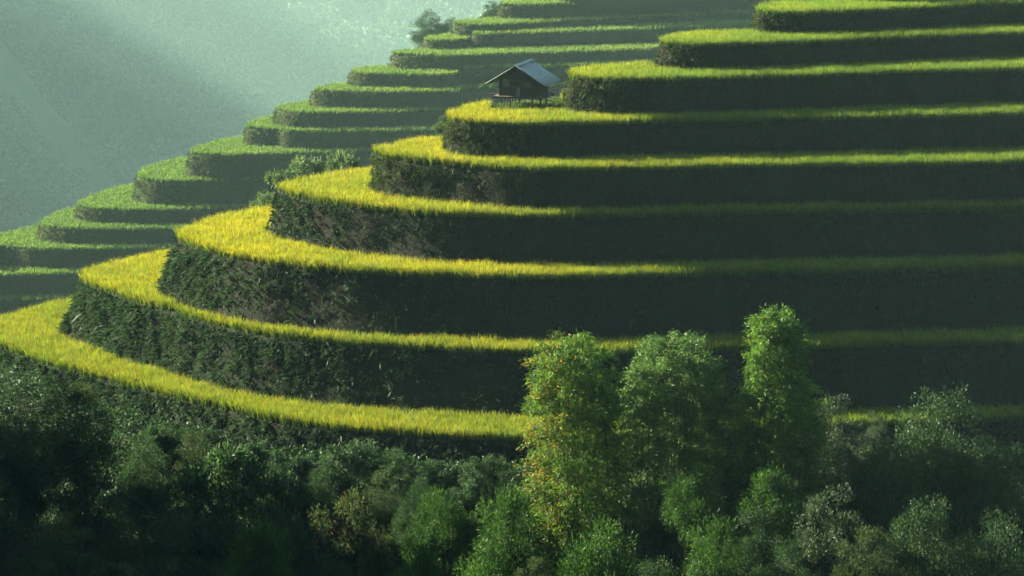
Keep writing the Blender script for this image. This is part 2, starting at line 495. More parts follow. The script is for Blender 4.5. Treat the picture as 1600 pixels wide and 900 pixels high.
# ------------------------------------------------------------------ bank vegetation
def bank_veg(levels, xr, dens, name, size, lush, far_=False):
    parts = []
    for k, (C, z, z0, bat) in enumerate(levels):
        N = outward(C)
        ok = (C[:, 0] > xr[0]) & (C[:, 0] < xr[1])
        C2, N2 = C[ok], N[ok]
        if len(C2) < 4: continue
        step = np.linalg.norm(C[1] - C[0]); h = z - z0
        n = int(len(C2) * step * h * dens * (1.35 if k >= 4 and not far_ else 1))
        i = rng.integers(0, len(C2), n); f = rng.uniform(-.5, .5, n)
        T = np.stack([-N2[:, 1], N2[:, 0]], 1)
        r = rng.uniform(0, 1, n)
        base = C2[i] + T[i] * (f * step)[:, None] + N2[i] * (bat * h * r ** 1.3)[:, None]
        P = np.c_[base, z - h * r]
        amp = .15 if far_ else .34
        P[:, :2] += N2[i] * (relief(C2[i] + T[i] * (f * step)[:, None], P[:, 2]) * amp * (.25 + np.sin(np.pi * r)))[:, None]
        nose = lush(k, P)                       # 0 bare .. 1 lush
        cover = fnoise(P, .35, k + 5) * .5 + fnoise(P, 1.3, k + 9) * .35 + .30 - r * .55 + nose
        keep = rng.random(n) < np.clip(cover + .25, .15, 1)
        P = P[keep]; N3 = N2[i][keep]; no = nose[keep]; r = r[keep]
        n = len(P); nb = 5
        P[:, :2] += N3 * .06
        Q = np.repeat(P, nb, 0); NN = np.repeat(N3, nb, 0); m = len(Q); noq = np.repeat(np.clip(no, 0, 1), nb)
        D = unit(np.c_[NN * rng.uniform(.5, 1.1, (m, 1)), rng.uniform(-.1, 1.1, m)] + rng.normal(0, .42, (m, 3)))
        clump = np.repeat(np.clip(.8 + .5 * fnoise(P, .8, k + 17), .35, 1.5), nb)
        L = size * rng.uniform(.5, 1.3, m) * clump * (1 + .7 * noq) * np.repeat(np.where(rng.random(n) < .05, 1.6, 1), nb)
        dr = np.c_[NN * .3, np.full(m, -1)] * (L * rng.uniform(.1, .5, m))[:, None]
        fine = k >= 4 or far_
        g = np.array([[.013, .038, .009]]); g2 = np.array([[.042, .085, .024]]); g3 = np.array([[.07, .085, .028]])
        if k <= 2: g2 = np.array([[.065, .125, .040]])
        if fine: g2 = np.array([[.09, .12, .020]])
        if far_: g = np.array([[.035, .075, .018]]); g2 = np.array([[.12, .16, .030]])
        t = np.clip(np.repeat(.45 + .4 * fnoise(P, .5, k + 3), nb) + rng.normal(0, .2, m), 0, 1)[:, None]
        c = g * (1 - t) + g2 * t
        dry = rng.random(m) < .05
        c[dry] = g3
        c *= rng.uniform(.7, 1.3, (m, 1))
        parts.append(blades(Q, D, L * (.8 if fine else 1), L * (.10 if fine and not far_ else .17) + .01, dr, c * .8, c))
    V, lo, st, Cc = join_np(parts)
    return link(name, mesh_np(name, V, lo, st, Cc), M_BANKVEG)

def lush_near(k, P):
    xn = near_levels[k][0][:, 0].min()
    w = [40, 22, 9, 6, 6, 7, 7, 5, 5, 5, 5, 5][k]
    return np.clip(1.1 - (P[:, 0] - xn) / w, 0, .9) * (1.0 if k < 2 else .75)
def lush_far(k, P):
    xn = far_levels[k][0][:, 0].min()
    return np.clip(1.1 - (P[:, 0] - xn) / 9, 0, 1) + .1
o = bank_veg(near_levels[:10], (-46, 42), 36, 'bank_grass', .27, lush_near)
tag(o, 'dark grass and ferns hanging on the steep near terrace banks', 'grass', kind='stuff')
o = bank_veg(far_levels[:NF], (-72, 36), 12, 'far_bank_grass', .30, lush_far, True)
tag(o, 'short hazy grass on the far hill terrace banks', 'grass', kind='stuff')

# ------------------------------------------------------------------ terrain
POLY0 = near_levels[0][0][::3]
POLYF = far_levels[0][0][::3]
def dist_poly(P, poly):
    d = np.full(len(P), 1e9)
    for a, b in zip(poly, np.roll(poly, -1, 0)):
        ab = b - a; t = np.clip(((P - a) @ ab) / max(ab @ ab, 1e-9), 0, 1)
        d = np.minimum(d, np.linalg.norm(P - a - t[:, None] * ab, axis=1))
    d[inside(P, poly)] = 0
    return d
def ground_z(P):
    P = np.asarray(P, float)[:, :2]
    d0 = dist_poly(P, POLY0); dF = dist_poly(P, POLYF)
    z1 = NZ[0] - 1.2 - .42 * d0
    z2 = FZ[0] - 2.5 - .45 * dF
    y = P[:, 1]
    floor = np.where(y < 150, -66.0, -66 - (y - 150) * .35)
    floor = np.maximum(floor, -420.0)
    bank = -66 + np.clip(105 - y, 0, 400) * .60
    bank = np.minimum(bank, -3.5 - .0 * y)
    z = np.maximum(np.maximum(z1, z2), floor)
    z = np.where(y < 105, np.maximum(z, bank), z)
    P3 = np.c_[P, np.zeros(len(P))]
    amp = np.where(np.minimum(d0, dF) > 2, 1.0, 0)
    return z + amp * (fnoise(P3, .03, 21) * 1.6 + fnoise(P3, .15, 22) * .4)

def grid_mesh(name, xs, ys, zf, mat, kind='structure'):
    X, Y = np.meshgrid(xs, ys)
    P = np.c_[X.ravel(), Y.ravel()]
    Z = zf(P)
    nx, ny = len(xs), len(ys)
    i = (np.arange(ny - 1)[:, None] * nx + np.arange(nx - 1)[None, :]).ravel()
    lo = np.stack([i, i + 1, i + nx + 1, i + nx], 1).ravel()
    me = mesh_np(name, np.c_[P, Z], lo, np.arange(len(i)) * 4)
    me.polygons.foreach_set('use_smooth', np.ones(len(me.polygons), bool))
    o = link(name, me, mat)
    tag(o, kind=kind)
    return o
xs = np.unique(np.r_[-2200:-150:60, -150:130:2.2, 130:2200:60])
ys = np.unique(np.r_[-300:0:30, 0:100:6, 100:230:2.0, 230:420:4, 420:2150:35])
grid_mesh('ground', xs, ys, ground_z, M_GROUND)

# far mountainside across the valley, and an unseen ridge added left of the camera to shade air and slope
def mountain_z(P):
    x, y = P[:, 0], P[:, 1]
    yy = y + .12 * x
    s = np.clip((yy - 1960) / 1700, 0, 1)
    z = -405 + 485 * np.clip(s * 2.2, 0, 1) ** .95
    P3 = np.c_[P, np.zeros(len(P))]
    return z + fnoise(P3, .0022, 41) * 22 + fnoise(P3, .008, 42) * 7 + fnoise(P3, .03, 43) * 1.5
grid_mesh('mountain', np.arange(-2200, 2201, 30.), np.arange(1700, 3300, 24.), mountain_z, M_HILL)

SHADE_RIDGE_C = 131.5
def shade_ridge_z(P):
    x, y = P[:, 0], P[:, 1]
    side = 140 - 1.5 * np.abs(x + 175)
    end = (SHADE_RIDGE_C - (y + math.tan(R(90 - SUN_AZ)) * x)) * 2.2 + 20
    P3 = np.c_[P, np.zeros(len(P))]
    z = np.minimum(np.minimum(side, end), 134) + fnoise(P3, .02, 51) * 5 + fnoise(P3, .08, 52) * 2
    return np.minimum(z, 145)
grid_mesh('shade_hill', np.arange(-360, -20, 5.), np.arange(-200, 330, 5.), lambda P: np.maximum(shade_ridge_z(P), -95), M_GROUND)

def shade_ridge2_z(P):  # second ridge, added to shade the low valley haze; its foot shows
    x, y = P[:, 0], P[:, 1]
    side = 90 - 1.0 * np.abs(x + 445 + .20 * (y - 560))
    end = (y - 520 - .25 * (x + 450)) * 1.2
    P3 = np.c_[P, np.zeros(len(P))]
    z = np.minimum(side, end) + fnoise(P3, .0035, 53) * 34 + fnoise(P3, .012, 55) * 12 + fnoise(P3, .04, 54) * 3
    return np.maximum(np.minimum(z, 120), -425)
grid_mesh('shade_hill', np.arange(-1350, -215, 16.), np.arange(330, 2500, 16.), shade_ridge2_z, M_HILL)

# ------------------------------------------------------------------ haze
def haze_box(x0, x1, y0, y1, z0, z1):
    bm = bmesh.new()
    bmesh.ops.create_cube(bm, size=1)
    for v in bm.verts:
        v.co = (x0 if v.co.x < 0 else x1, y0 if v.co.y < 0 else y1, z0 if v.co.z < 0 else z1)
    me = bpy.data.meshes.new('haze'); bm.to_mesh(me); bm.free()
    m, n, l = new_mat('haze_air')
    out = n.new('ShaderNodeOutputMaterial'); pv = n.new('ShaderNodeVolumePrincipled')
    pv.inputs['Density'].default_value = HAZE_DENSITY
    pv.inputs['Color'].default_value = HAZE_COLOR
    pv.inputs['Anisotropy'].default_value = HAZE_G
    l.new(pv.outputs[0], out.inputs['Volume'])
    o = link('haze', me, m)
    tag(o, 'pale teal morning haze filling the valley', 'haze', kind='stuff')
haze_box(-2300, 2300, -400, 3400, -480, 150)

# ------------------------------------------------------------------ forest on the mountainside (nobody could count it)
def forest(zf, x0, x1, y0, y1, n, r0, r1, ok, nb, lab, sd):
    x = rng.uniform(x0, x1, n); y = rng.uniform(y0, y1, n)
    P = np.c_[x, y]; P = P[ok(P)]; n = len(P); z = zf(P)
    r = rng.uniform(r0, r1, n) * (1 + .35 * fnoise(np.c_[P, z], .006, 61))
    c = np.repeat(np.c_[P, z + r * .9], nb, 0); rr = np.repeat(r, nb)[:, None]
    d = unit(rng.normal(size=(len(c), 3))); d[:, 2] = np.abs(d[:, 2]) * 1.2 - .25
    Q = c + d * rr * rng.uniform(.6, 1.05, (len(c), 1)) * np.array([[1, 1, 1.15]])
    D = unit(d + rng.normal(0, .6, d.shape))
    tone = np.repeat(np.clip(.5 + .3 * fnoise(np.c_[P, z], .01, 62) + rng.normal(0, .34, n), 0, 1), nb)[:, None]
    col = (np.array([[.018, .045, .020]]) * (1 - tone) + np.array([[.095, .165, .060]]) * tone) * rng.uniform(.75, 1.25, (len(c), 1))
    V, lo, st, C = leaves(Q, D, rr[:, 0] * rng.uniform(.2, .4, len(c)), rr[:, 0] * .26, col)
    o = link('forest', mesh_np('forest', V, lo, st, C), M_FOREST)
    tag(o, lab, 'forest', kind='stuff')
forest(mountain_z, -560, 240, 1930, 2420, 9500, 4.5, 11, lambda P: (P[:, 0] < .10 * P[:, 1]) & (P[:, 0] > -.27 * P[:, 1]), 70, 'hazy forest covering the mountainside across the valley', 1)
forest(shade_ridge2_z, -330, 0, 560, 1900, 9000, 4, 8, lambda P: (P[:, 0] > -.26 * P[:, 1]) & (P[:, 0] < -.05 * P[:, 1]) & (shade_ridge2_z(P) > -.21 * P[:, 1] - 20), 50, 'dim forest on the added shading spur at the far left of the misty valley', 2)

# ------------------------------------------------------------------ undergrowth on the slope below the terraces
def undergrowth():
    x = rng.uniform(-44, 42, 240000); y = rng.uniform(126, 200, 240000)
    P = np.c_[x, y]
    T0 = near_levels[0][0]
    P = P[~inside(P, T0 + outward(T0) * .8)]
    d = np.abs(P[:, 0]) / P[:, 1]
    P = P[(d < .24)]
    P = P[(P[:, 1] < 186 - .2 * (P[:, 0] + 34))]
    P3 = np.c_[P, np.zeros(len(P))]
    keep = rng.random(len(P)) < np.clip(.75 + .3 * fnoise(P3, .12, 71), .3, 1)
    P = P[keep]; P3 = P3[keep]
    g = ground_z(P)
    mound = np.clip(.55 + .6 * fnoise(P3, .10, 72) + .35 * fnoise(P3, .3, 73), 0.05, 1.6)
    dd = dist_poly(P, POLY0)
    mound *= np.clip(dd / 2.0, .25, 1.25)
    h = mound * 1.7 * rng.uniform(.45, 1.0, len(P))
    base = np.c_[P, g + h]
    nb = 5; Q = np.repeat(base, nb, 0); m = len(Q)
    Q += rng.normal(0, .12, Q.shape)
    fern = np.repeat(fnoise(P3, .09, 74) > .1, nb)
    D = unit(np.c_[rng.normal(0, 1, m), rng.normal(-.15, 1, m), np.abs(rng.normal(.35, .6, m))])
    L = np.where(fern, rng.uniform(.3, .75, m), rng.uniform(.14, .30, m))
    W = np.where(fern, .055, L * .42)
    dr = np.c_[D[:, :2] * .3, np.full(m, -.8)] * (L * np.where(fern, rng.uniform(.3, .7, m), .15))[:, None]
    t = np.clip(.5 + .4 * np.repeat(fnoise(P3, .07, 75), nb) + rng.normal(0, .2, m), 0, 1)[:, None]
    c = np.array([[.018, .048, .012]]) * (1 - t) + np.array([[.050, .105, .026]]) * t
    c *= rng.uniform(.7, 1.35, (m, 1))
    V, lo, st, C = blades(Q, D, L, W, dr, c * .8, c)
    o = link('undergrowth', mesh_np('undergrowth', V, lo, st, C), M_LEAF)
    tag(o, 'dark tangled undergrowth and ferns on the slope below the lowest terrace', 'undergrowth', kind='stuff')
undergrowth()

# ------------------------------------------------------------------ trees and shrubs
def limb_path(a, b, sag=.12, n=5):
    a = np.array(a, float); b = np.array(b, float)
    out = []
    off = rng.normal(0, .06, 3) * np.linalg.norm(b - a)
    for t in np.linspace(0, 1, n):
        p = a + (b - a) * t + off * math.sin(math.pi * t) + np.array([0, 0, sag * np.linalg.norm(b - a) * math.sin(math.pi * t)])
        out.append(p)
    return out

def make_tree(h, rx, rz, nclump, nleaf, leaf, ratio, cols, lobes=7, flat=.7, layered=False, skirt=0.0, mat=None, warm=0.0):
    """returns (trunk mesh, crown mesh) about the base at z=0: crown ellipsoid top at h"""
    cz = h - rz
    tb = []
    rt = .035 * h * .5 + .04
    top = np.array([rng.normal(0, .15), rng.normal(0, .15), cz + rz * .45])
    tp = limb_path((0, 0, -.6), top, 0, 7)
    tb.append(tube(tp, np.linspace(rt, rt * .25, 7)))
    # lobes: big sub-crowns
    L = []
    for i in range(lobes):
        a = 2 * math.pi * (i + rng.uniform(-.3, .3)) / max(lobes - 1, 1)
        if i == lobes - 1: L.append((np.array([0, 0, cz + rz * .5]), .5))
        else:
            q = rng.uniform(.42, .68); zz = rng.uniform(-.65, .45) - skirt * rng.random()
            L.append((np.array([math.cos(a) * rx * q, math.sin(a) * rx * q, cz + rz * zz]), rng.uniform(.38, .56)))
    cl = []
    per = nclump // len(L)
    for c, q in L:
        st_ = tp[rng.integers(2, 6)]
        tb.append(tube(limb_path(st_, c, .08), np.linspace(rt * .35, rt * .10, 5), 5))
        for j in range(per):
            d = unit(rng.normal(size=3)); d[2] = d[2] * .9 + .15
            rr = np.array([rx * q, rx * q, rz * q])
            if layered: d[2] = round(d[2] * 2.2) / 2.2 * .9
            p = c + d * rr * rng.uniform(.72, 1.12)
            cl.append((p, d))
            if j % 4 == 0: tb.append(tube(limb_path(c, p, .05, 4), np.linspace(rt * .10, rt * .03, 4), 4))
    P = np.array([c[0] for c in cl]); Dn = np.array([c[1] for c in cl])
    nl = nleaf // len(P)
    sz = rng.uniform(.7, 1.35, len(P))
    rc = rx * .185
    Q = np.repeat(P, nl, 0); m = len(Q); s = np.repeat(sz, nl)[:, None]
    dv = unit(rng.normal(size=(m, 3)))
    off = dv * rc * s * rng.uniform(.35, 1.15, (m, 1)) * np.array([[1.25, 1.25, flat]])
    Q = Q + off
    D = unit(unit(off) * .9 + np.repeat(Dn, nl, 0) * .5 + rng.normal(0, .55, (m, 3)) + np.array([[0, 0, -.15]]))
    tone = np.clip(np.repeat(rng.uniform(0, 1, len(P)), nl) * .7 + rng.uniform(0, .3, m), 0, 1)[:, None]
    c = np.array([cols[0]]) * (1 - tone) + np.array([cols[1]]) * tone
    c = c * rng.uniform(.75, 1.25, (m, 1))
    if warm > 0:
        w = rng.random(m) < warm * np.repeat(rng.random(len(P)) < .4, nl) * 1.5
        c[w] = np.array([.095, .07, .02])
    ll = leaf * rng.uniform(.6, 1.3, m)
    V, lo, st, C = leaves(Q, D, ll, ll * ratio, c)
    crown = mesh_np('crown', V, lo, st, C)
    crown.materials.append(mat or M_LEAF)
    v, l_, s_, c_ = join_np(tb)
    trunk = mesh_np('trunk', v, l_, s_)
    trunk.polygons.foreach_set('use_smooth', np.ones(len(trunk.polygons), bool))
    trunk.materials.append(M_BARK)
    return trunk, crown

DG = [(.018, .048, .012), (.050, .105, .024)]
GG = [(.024, .058, .018), (.062, .12, .036)]
BG_ = [(.040, .105, .010), (.12, .24, .018)]
DOME = [(.022, .068, .008), (.062, .145, .014)]
OL = [(.024, .050, .012), (.062, .095, .020)]
GY = [(.026, .050, .018), (.062, .098, .038)]
KIND = {}
def variant(key, n, **kw):
    KIND[key] = [(kw['h'], kw['rx'], kw['rz'], make_tree(**kw)) for _ in range(n)]
variant('dark', 3, h=9, rx=3.0, rz=3.6, nclump=190, nleaf=46000, leaf=.135, ratio=.45, cols=DG)
variant('olive', 2, h=9, rx=2.8, rz=4.2, nclump=150, nleaf=40000, leaf=.13, ratio=.4, cols=OL, lobes=9)
variant('broad', 1, h=9, rx=3.6, rz=2.9, nclump=120, nleaf=17000, leaf=.30, ratio=.36, cols=DG, layered=True, flat=.35, lobes=9)
variant('bright', 3, h=8, rx=3.0, rz=2.6, nclump=130, nleaf=38000, leaf=.20, ratio=.17, cols=DOME, flat=.9, lobes=6, mat=M_BAMBOO)
variant('grey', 2, h=5, rx=1.9, rz=1.9, nclump=80, nleaf=12000, leaf=.17, ratio=.42, cols=GG, lobes=6)
variant('silver', 1, h=7, rx=2.3, rz=2.8, nclump=120, nleaf=20000, leaf=.13, ratio=.45, cols=GY, lobes=9)
variant('warm', 1, h=8, rx=2.8, rz=2.7, nclump=110, nleaf=20000, leaf=.17, ratio=.45, cols=OL, warm=.25)
variant('pale', 1, h=4, rx=1.6, rz=1.6, nclump=60, nleaf=6500, leaf=.21, ratio=.3, cols=[(.05, .10, .035), (.12, .19, .06)], lobes=5)

def plant(key, u, v, wpx, Y, name, label, cat, group=None, vi=None, base=None, rot=None, zs=1.0):
    top = aty(u, v, Y)
    gz = base if base is not None else float(ground_z(np.array([[top[0], Y]]))[0])
    H = top[2] - gz
    lst = KIND[key]; vi = rng.integers(0, len(lst)) if vi is None else vi
    h0, rx0, rz0, (tm, cm) = lst[vi % len(lst)]
    dist = Y / math.cos(R(13))
    sx = wpx * dist / F / 2 / (rx0 * 1.12)
    sz = min(max(.92 * H / (2 * rz0), sx * .85), sx * 1.75) * zs
    root = bpy.data.objects.new(name, None); SC.collection.objects.link(root)
    root.empty_display_size = .3
    root.location = (top[0], Y, gz)
    root.rotation_euler = (0, 0, rng.uniform(0, 6.28) if rot is None else rot)
    tag(root, label, cat, group)
    c = bpy.data.objects.new('crown', cm); SC.collection.objects.link(c); c.parent = root
    c.scale = (sx, sx, sz); c.location = (0, 0, H - h0 * sz * 1.02)
    t = bpy.data.objects.new('trunk', tm); SC.collection.objects.link(t); t.parent = root
    # the crown keeps its proportions; the trunk is stretched so that its foot stands on the slope
    t.scale = (sx, sx, max(H / h0, sz) if H > h0 * sz else sz); t.location = (0, 0, 0 if H > h0 * sz else H - h0 * sz)
    return root

FG = [
 ('olive',128,596,165,152,'tree','tall dark olive tree at the left, its crown reaching the lowest rice field','tree'),
 ('dark',18,652,115,153,'tree','round dark tree cut off by the left picture edge, below the grassy bank','tree'),
 ('olive',-8,742,130,146,'tree','dark tree low at the left picture edge, half out of view','tree'),
 ('dark',222,690,90,156,'shrub','dark shrub just right of the tall olive tree','shrub'),
 ('olive',75,800,130,141,'tree','small dark tree in the bottom left corner area under the tall olive tree','tree'),
 ('grey',190,864,115,137,'shrub','pale leaved shrub on the bottom edge right of the bottom left corner','shrub'),
 ('broad',342,684,225,150,'tree','layered broadleaf tree with spreading tiers of long leaves, left of centre','tree'),
 ('dark',270,800,120,144,'shrub','very dark shrub below the layered broadleaf tree','shrub'),
 ('warm',535,766,165,147,'tree','rounded tree with rusty brown leaf tips right of the layered broadleaf tree','tree'),
 ('dark',498,728,75,152,'shrub','small upright dark shrub above the tree with rusty leaf tips','shrub'),
 ('grey',545,696,105,156,'shrub','grey green shrub at the foot of the lowest bank, widest of that row','shrub'),
 ('grey',472,700,75,156.5,'shrub','grey green shrub at the left end of the row under the lowest bank','shrub'),
 ('grey',624,709,80,155,'shrub','grey green shrub third in the row under the lowest bank','shrub'),
 ('grey',684,713,85,155,'shrub','grey green shrub fourth in the row under the lowest bank','shrub'),
 ('grey',757,716,70,154,'shrub','grey green shrub fifth in the row under the lowest bank, left of the yellowing bamboo','shrub'),
 ('dark',642,768,85,149,'shrub','small dark shrub between the rusty tipped tree and the light leaved dome','shrub'),
 ('bright',688,770,125,146,'tree','dome shaped tree with glinting narrow leaves, left of the yellowing bamboo','tree'),
 ('bright',790,776,175,142,'tree','large bright green tree at the foot of the yellowing bamboo','tree'),
 ('bright',402,826,195,138,'tree','bright green dome shaped tree on the bottom edge, left of centre','tree'),
 ('warm',590,826,75,143,'shrub','small brownish shrub near the bottom edge below the rusty tipped tree','shrub'),
 ('bright',655,868,150,136,'shrub','low green shrub on the bottom edge between two bright domes','shrub'),
 ('dark',520,868,110,139,'shrub','dark low shrub on the bottom edge right of the bright dome','shrub'),
 ('bright',1092,733,130,146,'tree','rounded green tree at the foot of the middle bamboo','tree'),
 ('bright',1205,742,150,145,'tree','rounded green tree under the tall lumpy bamboo','tree'),
 ('silver',1292,748,160,141.5,'tree','tree with sparse glinting grey leaves near the bottom, right of centre','tree'),
 ('bright',945,828,190,138,'tree','dark green dome tree on the bottom edge under the yellowing bamboo','tree'),
 ('bright',1115,820,150,139,'tree','green tree on the bottom edge between the dome tree and the grey leaved tree','tree'),
 ('silver',1295,608,130,154,'tree','greyish sparse tree right of the tall lumpy bamboo','tree'),
 ('silver',1368,638,65,157,'shrub','small greyish shrub beside the lowest rice strip at the right','shrub'),
 ('dark',1478,624,225,151,'tree','broad dark dome tree at the right edge, below the lowest rice strip','tree'),
 ('dark',1398,680,150,148,'tree','dark tree left below the broad dome tree at the right','tree'),
 ('dark',1575,690,150,147,'tree','near black tree cut by the right picture edge','tree'),
 ('dark',1440,790,190,142,'tree','near black tree in the deep shade right of the grey leaved tree','tree'),
 ('dark',1570,810,190,141,'tree','near black tree in the bottom right corner','tree'),
 ('olive',850,868,90,139,'shrub','small olive shrub on the bottom edge left of the dome tree','shrub'),
 ('dark',1230,850,120,139,'shrub','dark shrub on the bottom edge left of the grey leaved tree','shrub'),
]
FILL = [('dark',40,640,95,157,'shrub','round dark shrub between the left edge tree and the tall olive tree'),
 ('grey',255,655,80,158,'shrub','grey green shrub on the bank behind the tall olive tree, upper right of it'),
 ('olive',300,668,90,156.5,'shrub','olive shrub right under the gold rice, above the layered broadleaf tree'),
 ('grey',395,680,80,157,'shrub','grey green shrub above the right side of the layered broadleaf tree'),
 ('dark',435,722,100,152,'shrub','dark round shrub right beside the layered broadleaf tree'),
 ('olive',590,738,90,152,'shrub','olive shrub in the second row under the lowest bank, above the rusty tipped tree'),
 ('dark',660,742,80,151.5,'shrub','dark shrub in the second row under the lowest bank, above the glinting dome'),
 ('grey',725,744,80,151.5,'shrub','grey green shrub just above the glinting dome on its right'),
 ('dark',800,738,90,153,'shrub','dark shrub at the left foot of the yellowing bamboo, above the bright green tree'),
 ('olive',190,790,120,146,'tree','dark olive tree under the tall olive tree, right of the bottom left one'),
 ('dark',340,800,110,147,'shrub','dark shrub hidden in shade above the bright dome on the bottom edge'),
 ('dark',445,800,100,145,'shrub','dark shrub above the right shoulder of the bright dome on the bottom edge'),
 ('dark',60,862,120,137,'shrub','near black shrub in the bottom left corner'),
 ('olive',270,868,110,137,'shrub','olive shrub on the bottom edge left of the bright dome'),
 ('dark',1010,760,120,149,'tree','dark tree filling the gap between the yellowing and the middle bamboo'),
 ('dark',1160,690,110,151,'tree','dark tree between the middle bamboo and the tallest one'),
 ('olive',1340,700,120,150,'tree','olive tree below the greyish sparse tree'),
 ('dark',1180,800,120,143,'shrub','dark shrub below the rounded tree under the tall bamboo'),
 ('olive',1375,820,130,139,'shrub','olive shrub on the bottom edge right of the grey leaved tree'),
 ('dark',1025,868,120,136,'shrub','dark shrub on the bottom edge right of the dark green dome')]
FG += [f + (f[5],) for f in FILL]
FG = [(f[0], f[1], f[2], f[3], f[4], f[5], f[6], f[7]) for f in FG]
for i, (key, u, v, w, Y, nm, lab, cat) in enumerate(FG):
    plant(key, u, v, w, Y, nm, lab, cat, 'trees and shrubs below the terraces', vi=i)

# shrubs on the hills
plant('dark', 672, 16, 58, 372, 'tree', 'lone bushy tree on the far hill edge against the haze', 'tree', base=FZ[14] - 1.5, zs=1.45)
plant('dark', 704, 27, 34, 371, 'shrub', 'small shrub right beside the lone tree on the far hill edge', 'shrub', base=FZ[14] - 1, zs=1.3)
plant('dark', 768, 1, 44, 373, 'shrub', 'shrub on the far hill edge at the very top of the picture', 'shrub', base=FZ[15] - 1, zs=1.3)
plant('pale', 692, 181, 30, 188.5, 'shrub', 'small bush behind the left end of the hut terrace', 'shrub', base=NZ[4])
plant('pale', 478, 247, 110, 204, 'shrub', 'leafy shrub rising behind the fourth near terrace, middle of three', 'shrub', 'shrubs between the two hills', base=-41)
plant('pale', 538, 239, 100, 203, 'shrub', 'leafy shrub rising behind the fourth near terrace, right one of three', 'shrub', 'shrubs between the two hills', base=-41)
plant('pale', 433, 268, 75, 205, 'shrub', 'leafy shrub rising behind the fourth near terrace, left one of three', 'shrub', 'shrubs between the two hills', base=-42)

# ------------------------------------------------------------------ bamboo
def bamboo(u, v, wpx, Y, label, profile, yellow=0.0, nculm=15, cols=BG_, nleaf=52000, leafL=.27, leafW=.06):
    top = aty(u, v, Y)
    gz = float(ground_z(np.array([[top[0], Y]]))[0])
    H = top[2] - gz
    Rw = wpx * Y / math.cos(R(13)) / F / 2
    root = bpy.data.objects.new('bamboo_clump', None); SC.collection.objects.link(root)
    root.location = (top[0], Y, gz); tag(root, label, 'bamboo', 'tall bamboo clumps')
    nodes = []; cul = []
    for i in range(nculm):
        a = 2 * math.pi * i / nculm * 2.4 + rng.uniform(-.2, .2); q = math.sqrt((i + .5) / nculm)
        hh = H * (1 - .13 * q ** 2 * rng.uniform(.3, 1.3)) if i else H
        b0 = np.array([math.cos(a), math.sin(a), 0]) * .5 * q
        pts = []
        for t in np.linspace(0, 1, 12):
            r = profile(t) * Rw * q * .92
            p = b0 * (1 - t) + np.array([math.cos(a) * r, math.sin(a) * r, 0]) * min(1, t * 2.2)
            p[2] = hh * t * (1 - .02 * q * t) - (.3 if t == 0 else 0)
            pts.append(p)
        v_, l_, s_, _ = tube(pts, np.linspace(.055, .012, 12), 6)
        me = mesh_np('culm', v_, l_, s_); me.polygons.foreach_set('use_smooth', np.ones(len(s_), bool))
        link('culm', me, M_CULM, root)
        pts = np.array(pts)
        for j in range(64):
            t = rng.uniform(.05, 1.0) ** .8
            p = np.array([np.interp(t, np.linspace(0, 1, 12), pts[:, k]) for k in range(3)])
            nodes.append((p, t, a, q))
    n = len(nodes); P = np.array([q_[0] for q_ in nodes]); T = np.array([q_[1] for q_ in nodes])
    # each branchlet leaves the culm outwards and droops; leaves hang along it
    ang = np.array([q_[2] for q_ in nodes]) + rng.normal(0, 1.1, n)
    prof = np.array([profile(t) for t in T])
    bl = Rw * (.18 + .42 * prof) * rng.uniform(.4, 1.15, n)
    bd = unit(np.c_[np.cos(ang), np.sin(ang), rng.uniform(.0, .7, n)])
    per = nleaf // n
    s = rng.uniform(.15, 1, (n, per))
    Q = P[:, None] + bd[:, None] * (bl[:, None] * s)[..., None]
    Q[..., 2] -= (s ** 2) * bl[:, None] * .35
    Q = Q.reshape(-1, 3) + rng.normal(0, .13, (n * per, 3)); m = len(Q)
    D = unit(np.repeat(bd, per, 0) * .6 + rng.normal(0, .55, (m, 3)) + np.array([[0, 0, -.35]]))
    tone = np.clip(np.repeat(rng.random(n), per) * .7 + rng.random(m) * .3, 0, 1)[:, None]
    c = np.array([cols[0]]) * (1 - tone) + np.array([cols[1]]) * tone
    if yellow > 0:
        pr = .6 * yellow * np.clip(.35 - Q[:, 0] / Rw * .9, 0, 1) * np.clip(1.25 - np.abs(Q[:, 2] / H - .55) * 1.6, 0, 1)
        bp_ = np.repeat(rng.random(n) < .42, per) * 2.6 + .15
        w = rng.random(m) < pr * bp_
        c[w] = np.array([.36, .24, .03]) * rng.uniform(.6, 1.2, (w.sum(), 1))
        w = rng.random(m) < pr * .8
        c[w] = np.array([.22, .24, .03]) * rng.uniform(.7, 1.2, (w.sum(), 1))
    else:
        w = rng.random(m) < .003; c[w] = np.array([.40, .16, .02])
    c = c * rng.uniform(.75, 1.25, (m, 1))
    V, lo, st, C = leaves(Q, D, leafL * rng.uniform(.6, 1.25, m), leafW * rng.uniform(.8, 1.2, m), c, .06)
    link('foliage', mesh_np('foliage', V, lo, st, C), M_BAMBOO, root)
    return root
pf1 = lambda t: .85 + .15 * math.sin(t * math.pi) if t < .9 else .9 - (t - .9) * 2.2
pf2 = lambda t: .88 + .12 * math.sin(t * math.pi) if t < .88 else .92 - (t - .88) * 2.2
pf3 = lambda t: (.95 + .10 * math.sin(t * 11)) if t < .72 else max(.48, .88 - (t - .72) * 3.5)
bamboo(893, 524, 134, 151, 'tall bamboo clump with yellowing orange leaves on its left side', pf1, yellow=.24)
bamboo(1052, 524, 160, 152.5, 'wide rounded green bamboo clump between the other two', pf2, nculm=18, nleaf=66000, cols=[(.045,.11,.020),(.12,.22,.035)])
bamboo(1213, 478, 140, 151, 'tallest bright green bamboo clump with a narrow lumpy top', pf3, nculm=15, nleaf=54000)

